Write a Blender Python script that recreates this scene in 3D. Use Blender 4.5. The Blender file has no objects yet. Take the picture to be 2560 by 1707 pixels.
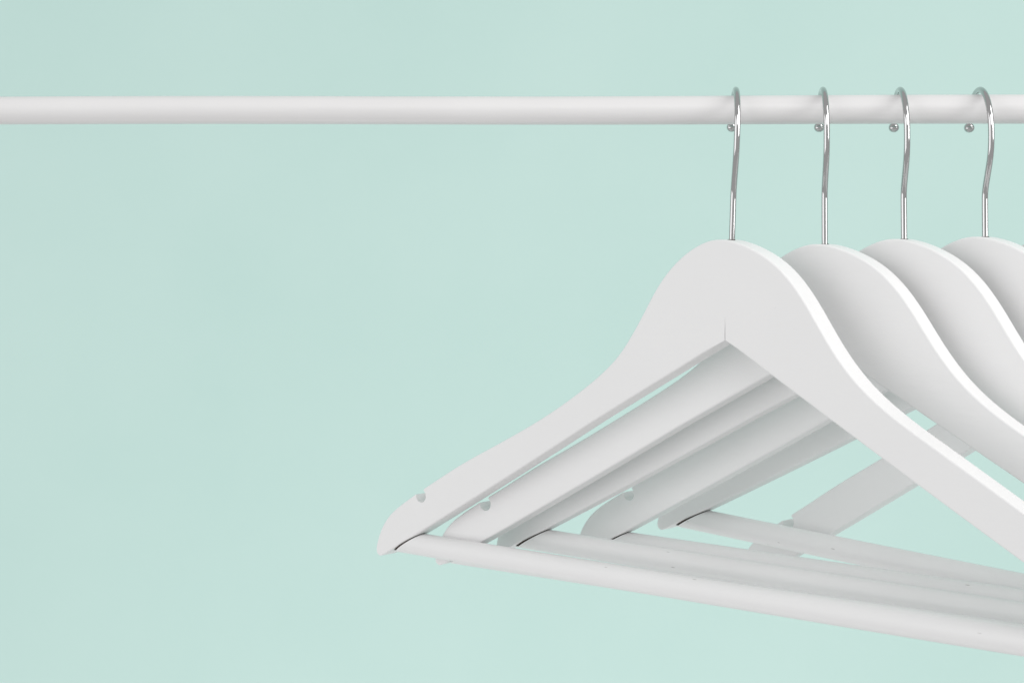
import bpy, bmesh, math, random
from mathutils import Matrix, Vector

S = bpy.context.scene
C = S.collection
MM = 0.001
random.seed(4)

# ------------------------------------------------------------------ camera
CAM_H = 1.33                                   # metres above the floor that is out of view
F_PX = 4467.8                                  # focal length in pixels of a 2560 wide frame
ROLL, PITCH, YAW = 0.006, -0.070, -0.081
cd = bpy.data.cameras.new('camera')
cd.sensor_width = 36.0
cd.lens = 36.0 * F_PX / 2560.0
cd.clip_start = 0.02
cd.clip_end = 100.0
cd.dof.use_dof = True
cd.dof.focus_distance = 0.84
cd.dof.aperture_fstop = 32.0
cam = bpy.data.objects.new('camera', cd)
C.objects.link(cam)
def view(v):
    x, y, z = v
    c, s = math.cos(ROLL), math.sin(ROLL); x, z = c*x - s*z, s*x + c*z
    c, s = math.cos(PITCH), math.sin(PITCH); y, z = c*y - s*z, s*y + c*z
    c, s = math.cos(YAW), math.sin(YAW); x, y = c*x + s*y, -s*x + c*y
    return Vector((x, y, z))
R, U, B = view((1, 0, 0)), view((0, 0, 1)), -view((0, 1, 0))
cam.matrix_world = Matrix(((R.x, U.x, B.x, 0), (R.y, U.y, B.y, 0), (R.z, U.z, B.z, CAM_H), (0, 0, 0, 1)))
S.camera = cam

# ------------------------------------------------------------------ light
w = bpy.data.worlds.new('World'); S.world = w; w.use_nodes = True
wb = w.node_tree.nodes['Background']
wb.inputs['Color'].default_value = (1.0, 0.99, 0.985, 1)
wb.inputs['Strength'].default_value = 0.52
def softbox(name, loc, target, sx, sy, power, col):
    l = bpy.data.lights.new(name, 'AREA')
    l.shape = 'RECTANGLE'; l.size = sx; l.size_y = sy; l.energy = power; l.color = col
    o = bpy.data.objects.new(name, l); C.objects.link(o)
    o.location = loc
    o.rotation_euler = (Vector(target) - Vector(loc)).to_track_quat('-Z', 'Y').to_euler()
    return o
softbox('key_softbox', (1.70, -0.10, 2.25), (0.10, 0.82, 1.30), 0.7, 2.2, 30, (1.0, 0.995, 0.99))
softbox('fill_softbox', (-2.4, -0.60, 1.45), (0.08, 0.82, 1.22), 2.8, 2.8, 31, (0.99, 0.99, 1.0))
softbox('added_front_fill', (0.25, -1.10, 2.50), (0.10, 0.82, 1.22), 1.5, 0.9, 8, (1.0, 1.0, 1.0))  # unseen area light, added to brighten the rear bars and arms
softbox('added_wall_fill', (-0.1, 1.05, 0.0), (-0.1, 2.05, 0.95), 1.4, 0.6, 5.0, (1.0, 1.0, 1.0))  # unseen area light below view, added to lift the wall and undersides
S.view_settings.view_transform = 'Standard'
S.view_settings.look = 'None'
S.view_settings.exposure = 0.0
S.view_settings.gamma = 1.0
S.view_settings.use_curve_mapping = False
S.render.engine = 'CYCLES'

# ------------------------------------------------------------------ materials
def mat(name):
    m = bpy.data.materials.new(name); m.use_nodes = True
    nt = m.node_tree
    return m, nt, nt.nodes['Principled BSDF']
def node(nt, kind, **inp):
    n = nt.nodes.new(kind)
    for k, v in inp.items():
        n.inputs[k.replace('_', ' ')].default_value = v
    return n
def ramp(nt, src, p0, c0, p1, c1):
    r = nt.nodes.new('ShaderNodeValToRGB')
    r.color_ramp.elements[0].position = p0; r.color_ramp.elements[0].color = (*c0, 1)
    r.color_ramp.elements[1].position = p1; r.color_ramp.elements[1].color = (*c1, 1)
    nt.links.new(src, r.inputs['Fac'])
    return r
def mult(nt, a, b):
    n = nt.nodes.new('ShaderNodeMix'); n.data_type = 'RGBA'; n.blend_type = 'MULTIPLY'
    n.inputs['Factor'].default_value = 1.0
    nt.links.new(a, n.inputs[6]); nt.links.new(b, n.inputs[7])
    return n.outputs[2]

def white_paint(name, base, grain=(1.0, 1.0, 1.0), pores=0.0, rough=0.5, speck=95.0):
    """brushed white paint on wood: faint tone drift, grain relief, a few open pores"""
    m, nt, p = mat(name)
    tc = nt.nodes.new('ShaderNodeTexCoord')
    oi = nt.nodes.new('ShaderNodeObjectInfo')
    off = nt.nodes.new('ShaderNodeVectorMath'); off.operation = 'MULTIPLY_ADD'
    nt.links.new(oi.outputs['Random'], off.inputs[0])
    off.inputs[1].default_value = (7.3, 3.1, 5.7)
    nt.links.new(tc.outputs['Object'], off.inputs[2])
    mp = nt.nodes.new('ShaderNodeMapping'); mp.inputs['Scale'].default_value = grain
    nt.links.new(off.outputs[0], mp.inputs['Vector'])
    n1 = node(nt, 'ShaderNodeTexNoise', Scale=22.0, Detail=3.0)
    nt.links.new(off.outputs[0], n1.inputs['Vector'])
    tone = ramp(nt, n1.outputs['Fac'], 0.3, tuple(c*0.975 for c in base), 0.7, base)
    v = node(nt, 'ShaderNodeTexVoronoi', Scale=speck)
    nt.links.new(mp.outputs['Vector'], v.inputs['Vector'])
    n2 = node(nt, 'ShaderNodeTexNoise', Scale=34.0, Detail=1.0)
    nt.links.new(off.outputs[0], n2.inputs['Vector'])
    gate = ramp(nt, n2.outputs['Fac'], 0.60 - 0.10*pores, (1, 1, 1), 0.63 - 0.10*pores, (0, 0, 0))
    add = nt.nodes.new('ShaderNodeMath'); add.operation = 'ADD'
    nt.links.new(v.outputs['Distance'], add.inputs[0]); nt.links.new(gate.outputs['Color'], add.inputs[1])
    spot = ramp(nt, add.outputs[0], 0.035, (0.62, 0.61, 0.60), 0.075, (1, 1, 1))
    nt.links.new(mult(nt, tone.outputs['Color'], spot.outputs['Color']), p.inputs['Base Color'])
    n3 = node(nt, 'ShaderNodeTexNoise', Scale=260.0, Detail=4.0, Roughness=0.6)
    nt.links.new(mp.outputs['Vector'], n3.inputs['Vector'])
    mix = nt.nodes.new('ShaderNodeMath'); mix.operation = 'MULTIPLY'
    nt.links.new(n3.outputs['Fac'], mix.inputs[0]); nt.links.new(spot.outputs['Color'], mix.inputs[1])
    bp = node(nt, 'ShaderNodeBump', Strength=0.22, Distance=0.0006)
    nt.links.new(mix.outputs[0], bp.inputs['Height'])
    nt.links.new(bp.outputs['Normal'], p.inputs['Normal'])
    rr = ramp(nt, n1.outputs['Fac'], 0.3, (rough-0.05,)*3, 0.7, (rough+0.07,)*3)
    nt.links.new(rr.outputs['Color'], p.inputs['Roughness'])
    p.inputs['Specular IOR Level'].default_value = 0.52
    return m
M_WOOD = white_paint('white_painted_wood', (0.84, 0.84, 0.84), (0.35, 1.0, 1.0), -0.9)
M_BAR = white_paint('white_painted_bar', (0.84, 0.84, 0.84), (0.25, 1.4, 1.4), 1.6, 0.5, 190.0)
M_RAIL = white_paint('white_painted_rail', (0.75, 0.745, 0.745), (0.15, 1.0, 1.0), 0.0, 0.38)

M_RAW, nt, p = mat('raw_dark_wood')
n = node(nt, 'ShaderNodeTexNoise', Scale=300.0, Detail=3.0)
r = ramp(nt, n.outputs['Fac'], 0.3, (0.020, 0.012, 0.008), 0.8, (0.06, 0.035, 0.022))
nt.links.new(r.outputs['Color'], p.inputs['Base Color'])
p.inputs['Roughness'].default_value = 0.8

M_CHROME, nt, p = mat('polished_steel')
p.inputs['Metallic'].default_value = 1.0
p.inputs['Base Color'].default_value = (0.55, 0.55, 0.55, 1)
n = node(nt, 'ShaderNodeTexNoise', Scale=900.0, Detail=2.0)
r = ramp(nt, n.outputs['Fac'], 0.35, (0.06,)*3, 0.75, (0.11,)*3)
nt.links.new(r.outputs['Color'], p.inputs['Roughness'])

M_WALL, nt, p = mat('mint_wall_paint')
tc = nt.nodes.new('ShaderNodeTexCoord')
n1 = node(nt, 'ShaderNodeTexNoise', Scale=2.4, Detail=7.0, Roughness=0.62)
nt.links.new(tc.outputs['Object'], n1.inputs['Vector'])
r = ramp(nt, n1.outputs['Fac'], 0.3, (0.512, 0.705, 0.660), 0.7, (0.545, 0.730, 0.686))
nt.links.new(r.outputs['Color'], p.inputs['Base Color'])
n2 = node(nt, 'ShaderNodeTexNoise', Scale=140.0, Detail=3.0)
nt.links.new(tc.outputs['Object'], n2.inputs['Vector'])
bp = node(nt, 'ShaderNodeBump', Strength=0.05, Distance=0.002)
nt.links.new(n2.outputs['Fac'], bp.inputs['Height']); nt.links.new(bp.outputs['Normal'], p.inputs['Normal'])
p.inputs['Roughness'].default_value = 0.75
p.inputs['Specular IOR Level'].default_value = 0.2

# ------------------------------------------------------------------ mesh helpers
def finish(name, bm, m, parent=None):
    bmesh.ops.recalc_face_normals(bm, faces=bm.faces[:])
    me = bpy.data.meshes.new(name); bm.to_mesh(me); bm.free()
    me.materials.append(m)
    return link(name, me, parent)
def link(name, me, parent=None):
    o = bpy.data.objects.new(name, me); C.objects.link(o); o.parent = parent
    return o
def catmull(pts, per=8):
    P = [Vector(p) for p in pts]
    P = [2*P[0]-P[1]] + P + [2*P[-1]-P[-2]]
    out = []
    for i in range(1, len(P)-2):
        a, b, c, d = P[i-1:i+3]
        for k in range(per):
            t = k/per
            out.append(0.5*((2*b) + (c-a)*t + (2*a-5*b+4*c-d)*t*t + (3*b-a-3*c+d)*t**3))
    out.append(P[-2])
    return out
def tube(bm, path, radii, seg=14, cap=True):
    """a round bar along a 3-D path"""
    path = [Vector(p) for p in path]
    n = len(path); rings = []
    t0 = (path[1]-path[0]).normalized()
    ref = Vector((0, 0, 1)) if abs(t0.z) < 0.8 else Vector((1, 0, 0))
    side = t0.cross(ref).normalized()
    for i, p_ in enumerate(path):
        t = (path[min(i+1, n-1)] - path[max(i-1, 0)]).normalized()
        side = (side - t*side.dot(t)).normalized(); up = t.cross(side)
        r_ = radii[i] if hasattr(radii, '__len__') else radii
        rings.append([bm.verts.new(p_ + side*(math.cos(a)*r_) + up*(math.sin(a)*r_))
                      for a in (2*math.pi*k/seg for k in range(seg))])
    for a, b in zip(rings, rings[1:]):
        for k in range(seg):
            f = bm.faces.new((a[k], a[(k+1) % seg], b[(k+1) % seg], b[k])); f.smooth = True
    if cap:
        bm.faces.new(rings[0]); bm.faces.new(rings[-1])

# ------------------------------------------------------------------ wall
D = 0.81499                                    # distance of the hook stems
RAIL_Y, RAIL_Z, RAIL_R = D + 0.0069, CAM_H + 0.0482, 0.00648
bm = bmesh.new()
WY = 2.05
NX, NZ = 24, 16
g = [[bm.verts.new((-3.0 + 6.0*i/NX, WY, -0.6 + 4.2*j/NZ)) for i in range(NX+1)] for j in range(NZ+1)]
for j in range(NZ):
    for i in range(NX):
        bm.faces.new((g[j][i], g[j][i+1], g[j+1][i+1], g[j+1][i]))
bx = [f for f in bm.faces]
ext = bmesh.ops.extrude_face_region(bm, geom=bx)
bmesh.ops.translate(bm, vec=(0, 0.12, 0), verts=[v for v in ext['geom'] if isinstance(v, bmesh.types.BMVert)])
wall = finish('wall', bm, M_WALL)
wall['kind'] = 'structure'

# ------------------------------------------------------------------ clothes rail
bm = bmesh.new()
xs = [-1.05 + 2.1*i/60 for i in range(61)]
# a wooden dowel, a hair out of true along its length
path = [(x, 0, 0.0009*math.sin(x*2.6+0.5) + 0.00025*math.sin(x*17)) for x in xs]
tube(bm, path, [RAIL_R*(1+0.006*math.sin(x*11)) for x in xs], 40)
rail = finish('clothes_rail', bm, M_RAIL)
rail.location = (0.05, RAIL_Y, RAIL_Z)
rail['label'] = 'round white painted clothes rail running across in front of the mint wall'
rail['category'] = 'rail'

# ------------------------------------------------------------------ hanger: wooden frame
U0 = -0.86                                     # the wood is not quite centred under the hook
T = 5.7                                        # half thickness, mm
KU = [-160, -135, -110, -90, -72, -58, -46, -36, -26, -16, -7, 0, 7, 16, 26, 36, 46, 58, 72, 90, 110, 135, 160]
KZ = [-114.6, -102.6, -90.0, -78.4, -66.4, -54.4, -37.8, -22.2, -11.5, -4.6, -1.0, -0.4, -1.4, -4.3, -9.3, -17.4, -29.7, -47.4, -62.9, -76.0, -87.6, -102.0, -116.4]
TIP = [(-178.2, -124.6), (-186.2, -129.2), (-198.2, -136.2), (-204.1, -139.7), (-214.1, -146.5), (-220.9, -154.3),
       (-224.6, -162.0), (-225.8, -166.8), (-225.0, -169.6), (-222.5, -170.4)]
TU, TZ = 222.5, -170.4                         # the lower corner of each end
NOTCH, NR = (-191.6, -134.9), 3.6
ZC, MS, Q = -44.2, 0.593, 0.000108
BAR_Z, BAR_R = -162.1, 5.9
CU = 2.3                                       # the crotch sits a little off the middle
def under(u):
    if -70 < u < CU:
        t = (CU - u)/(CU + 70)
        return (ZC-1.4)*(1-t) + (ZC - MS*70 + Q*4900)*t
    return ZC - MS*abs(u) + Q*u*u
def outline(rise):
    top = [(u, z + (rise*math.exp(-((u+100)/48)**2) if u < -20 else 0)) for u, z in zip(KU, KZ)]
    left = [(u, z) for u, z in reversed(TIP)]
    right = [(-u, z - 1.2*max(0, (225+u)/45)) for u, z in TIP]
    pts = [tuple(v) for v in catmull(left + top + right, 9)]
    for _ in range(14):                        # ease the joins of the curve
        pts = [pts[0]] + [((a[0]+2*b[0]+c[0])/4, (a[1]+2*b[1]+c[1])/4) for a, b, c in zip(pts, pts[1:], pts[2:])] + [pts[-1]]
    for s in (-1, 1):
        cx_, cz_ = s*abs(NOTCH[0]), NOTCH[1] - (0.6 if s > 0 else 0)
        inside = [i for i, q in enumerate(pts) if math.hypot(q[0]-cx_, q[1]-cz_) < NR + 0.25 and q[1] > -150]
        i0, i1 = inside[0], inside[-1]
        a0 = math.atan2(pts[i0-1][1]-cz_, pts[i0-1][0]-cx_); a1 = math.atan2(pts[i1+1][1]-cz_, pts[i1+1][0]-cx_)
        # go round below the centre, counter-clockwise from the left lip to the right lip
        while a1 < a0: a1 += 2*math.pi
        arc = [(cx_ + NR*math.cos(a0+(a1-a0)*k/14), cz_ + NR*math.sin(a0+(a1-a0)*k/14)) for k in range(15)]
        pts = pts[:i0] + arc + pts[i1+1:]
    und_r = [(u, under(u)) for u in (219, 210, 198, 175, 150, 125, 100, 75, 50, 25, 10, CU+0.2)]
    crack = [(CU+0.11, ZC+4.0), (CU, ZC+9.5), (CU-0.11, ZC+4.0)]
    und_l = [(u, under(u)) for u in (CU-0.2, -8, -25, -50, -75, -100, -125, -150, -175, -198, -210, -219)]
    n0 = len(pts) + len(und_r) - 1
    return pts + und_r + crack + und_l, set(range(n0, n0+5))
def frame_mesh(rise=0.0):
    pts, sharp = outline(rise)
    n = len(pts)
    area = sum(pts[i][0]*pts[(i+1) % n][1] - pts[(i+1) % n][0]*pts[i][1] for i in range(n))
    sg = 1 if area > 0 else -1
    nrm = []
    for i in range(n):
        a, b, c = Vector(pts[i-1]), Vector(pts[i]), Vector(pts[(i+1) % n])
        e1, e2 = (b-a).normalized(), (c-b).normalized()
        n1, n2 = Vector((e1.y, -e1.x))*sg, Vector((e2.y, -e2.x))*sg
        m_ = (n1+n2)
        m_ = m_/max(0.6, m_.dot(n1)) if m_.length > 1e-4 else n1
        k_ = min(min(1.0, 0.12 + max(0.0, math.hypot(abs(b.x)-abs(NOTCH[0]), b.y-NOTCH[1]) - NR - 0.6)/5.0), 1.0)
        k_ = min(k_, 0.1 + max(0.0, math.hypot(abs(b.x)-TU, b.y-TZ) - 1.0)/6.0)
        nrm.append(m_*k_ if i not in sharp else Vector((0, 0)))
    bv = 0.8
    prof = []
    for k in range(4):
        a = math.pi/2*k/3
        prof.append((-T + bv*(1-math.sin(a)), -bv*(1-math.cos(a))))       # (y, inset)
    prof = list(reversed(prof)) if prof[0][0] > prof[-1][0] else prof
    prof = sorted(prof, key=lambda q: q[0])
    layers = prof + [(-T*0.33, 0), (T*0.33, 0)] + [(-y, d) for y, d in reversed(prof)]
    bm = bmesh.new(); rings = []
    for y, d in layers:
        rings.append([bm.verts.new(((pts[i][0]+nrm[i].x*d)*MM, y*MM, (pts[i][1]+nrm[i].y*d)*MM)) for i in range(n)])
    for a, b in zip(rings, rings[1:]):
        for i in range(n):
            f = bm.faces.new((a[i], a[(i+1) % n], b[(i+1) % n], b[i])); f.smooth = True
    bm.faces.new(rings[0]); bm.faces.new(rings[-1])
    bmesh.ops.recalc_face_normals(bm, faces=bm.faces[:])
    ngons = [f for f in bm.faces if len(f.verts) > 4]
    bmesh.ops.triangulate(bm, faces=ngons)
    for e in bm.edges:
        if len(e.link_faces) == 2 and e.calc_face_angle(0) > 0.7: e.smooth = False
    me = bpy.data.meshes.new('wooden_frame'); bm.to_mesh(me); bm.free()
    me.materials.append(M_WOOD)
    return me

def bar_end(z, gap):
    """where the slanting underside of the arm crosses height z, less the open joint"""
    a, b = 130.0, 230.0
    for _ in range(30):
        m_ = (a+b)/2
        if under(m_) > z: a = m_
        else: b = m_
    return a - gap
def bar_mesh(drop=0.0):
    """round bar whose two ends are cut on the slant of the arms, just short of them"""
    bm = bmesh.new(); seg = 32; rings = []
    us = [-1 + 2*i/40 for i in range(41)]
    for t in us:
        ring = []
        for k in range(seg):
            a = 2*math.pi*k/seg
            y, dz_ = BAR_R*math.cos(a), BAR_R*math.sin(a)
            e = bar_end(BAR_Z - drop + dz_, 1.75 - 0.8*math.sin(a))
            ring.append(bm.verts.new((t*e*MM, y*MM, (BAR_Z - drop + dz_ - 0.5*(1-t*t))*MM)))
        rings.append(ring)
    for a, b in zip(rings, rings[1:]):
        for k in range(seg):
            f = bm.faces.new((a[k], a[(k+1) % seg], b[(k+1) % seg], b[k])); f.smooth = True
    for ring in (rings[0], rings[-1]):
        f = bm.faces.new(ring); f.material_index = 1
        for e in f.edges: e.smooth = False
    bmesh.ops.recalc_face_normals(bm, faces=bm.faces[:])
    me = bpy.data.meshes.new('trouser_bar'); bm.to_mesh(me); bm.free()
    me.materials.append(M_BAR); me.materials.append(M_RAW)
    return me
def tenon_mesh(s):
    bm = bmesh.new()
    tube(bm, [(s*u*MM, 0, BAR_Z*MM) for u in (196, 201, 206, 211, 216)], 5.3*MM, 24)
    bmesh.ops.recalc_face_normals(bm, faces=bm.faces[:])
    me = bpy.data.meshes.new('tenon'); bm.to_mesh(me); bm.free(); me.materials.append(M_RAW)
    return me

def seat_mesh():
    """the drilled seat round the foot of the hook, a dark ring of bare wood"""
    bm = bmesh.new()
    tube(bm, [(-U0*MM, 0, -4*MM), (-U0*MM, 0, -1.2*MM), (-U0*MM, 0, -0.35*MM)], [1.9*MM, 1.9*MM, 1.75*MM], 20)
    bmesh.ops.recalc_face_normals(bm, faces=bm.faces[:])
    me = bpy.data.meshes.new('hook_seat'); bm.to_mesh(me); bm.free(); me.materials.append(M_RAW)
    return me

# hook: in its own plane, -Y is the open side facing the viewer, origin on the rail's axis
HR = 17.6                                      # radius of the bend
def hook_meshes():
    za = RAIL_R/MM + 3.0                       # centre of the wire over the rail
    hb = 20.0
    pts = [(HR*math.cos(math.radians(d)), za - hb + hb*math.sin(math.radians(d))) for d in range(15, 181, 9)]
    # down the front, then the crank back to the stem
    pts += [(v, za - d) for v, d in ((-17.5, 22.5), (-17.1, 26), (-16.1, 29.5), (-14.5, 33), (-12.3, 36.8), (-10.0, 40.6),
                                     (-8.3, 43.8), (-7.2, 47), (-7.0, 51), (-7.0, 57), (-7.0, 64), (-7.0, 77))]
    path = catmull([(0, v*MM, z*MM) for v, z in pts], 5)
    bm = bmesh.new(); tube(bm, path, 1.4*MM, 22)
    bmesh.ops.recalc_face_normals(bm, faces=bm.faces[:])
    hm = bpy.data.meshes.new('hook'); bm.to_mesh(hm); bm.free(); hm.materials.append(M_CHROME)
    bm = bmesh.new()
    bmesh.ops.create_uvsphere(bm, u_segments=24, v_segments=14, radius=2.4*MM)
    bmesh.ops.scale(bm, vec=(1, 1, 0.94), verts=bm.verts[:])
    bmesh.ops.translate(bm, vec=(0, pts[0][0]*MM, (pts[0][1]-1.2)*MM), verts=bm.verts[:])
    for f in bm.faces: f.smooth = True
    em = bpy.data.meshes.new('ball_tip'); bm.to_mesh(em); bm.free(); em.materials.append(M_CHROME)
    return hm, em

FRAMES = [frame_mesh(), frame_mesh(4.0)]
BARS = [bar_mesh(), bar_mesh(1.8)]
SEAT = seat_mesh()
TENONS = [tenon_mesh(-1), tenon_mesh(1)]
HOOK, BALL = hook_meshes()
# x, yaw, roll, height of the wood's top above the camera, swivel, lean and shift of the hook, label
HANGERS = [
    (32.5, 37.2, -0.73, -9.6, -1.8, 1.0, 0.9, 'white wooden hanger next to the long empty stretch of rail, its whole front uncovered'),
    (75.5, 32.9, -0.75, -11.3, -0.4, -1.2, -0.6, 'second white wooden hanger from the empty stretch of rail'),
    (110.4, 33.2, 0.52, -8.8, -2.1, -1.8, -0.3, 'third white wooden hanger from the empty stretch of rail'),
    (145.8, 35.5, -0.25, -7.5, -6.1, -1.8, 0.0, 'fourth white wooden hanger from the empty stretch of rail'),
    (183.0, 40.0, 2.05, -5.9, -3.0, 0.5, 0.0, 'fifth white wooden hanger from the empty stretch of rail, most of it behind the others'),
    (214.4, 39.6, -3.5, -10.9, 2.0, 0.0, 0.0, 'sixth white wooden hanger from the empty rail, one arm showing behind the bars'),
]
for i, (x, yaw, roll, dz, sw, lean, du, label) in enumerate(HANGERS):
    root = bpy.data.objects.new('clothes_hanger', None); C.objects.link(root)
    root.empty_display_size = 0.02
    Mr = Matrix.Translation((x*MM, D, CAM_H + dz*MM)) @ Matrix.Rotation(-math.radians(yaw), 4, 'Z') @ Matrix.Rotation(math.radians(roll), 4, 'Y')
    root.location = Mr.to_translation(); root.rotation_euler = (0, math.radians(roll), -math.radians(yaw))
    root['label'] = label; root['category'] = 'hanger'; root['group'] = 'white wooden hangers on the rail'
    fr = link('wooden_frame', FRAMES[1 if i else 0], root); fr.location.x = U0*MM
    link('hook_seat', SEAT, fr).location = (du*0.8*MM, 0, 0)
    ba = link('trouser_bar', BARS[1 if i == 1 else 0], root); ba.location.x = U0*MM
    if i == 1:                                 # this bar has worked loose at one end and dropped a little
        ba.matrix_local = Matrix.Translation((U0*MM, 0, 0)) @ Matrix.Translation((-.2, 0, BAR_Z*MM)) @ Matrix.Rotation(math.radians(0.5), 4, 'Y') @ Matrix.Translation((.2, 0, -BAR_Z*MM))
    for t_ in TENONS:
        link('tenon', t_, ba).location.z = -1.8*MM if i == 1 else 0.0
    hk = link('hook', HOOK, root)
    # the hook hangs plumb over the rail and turns freely in the wood
    a = -math.radians(sw)
    Rz = Matrix.Rotation(a, 4, 'Z')
    stem = Rz @ Vector((0, -7.0*MM, 0))
    base = Matrix.Translation((x*MM, D, CAM_H + dz*MM))
    Mh = base @ Matrix.Rotation(math.radians(lean), 4, 'Y') @ base.inverted() @ Matrix.Translation(((x+du)*MM - stem.x, D - stem.y, RAIL_Z)) @ Rz
    hk.matrix_local = Mr.inverted() @ Mh
    link('ball_tip', BALL, hk)
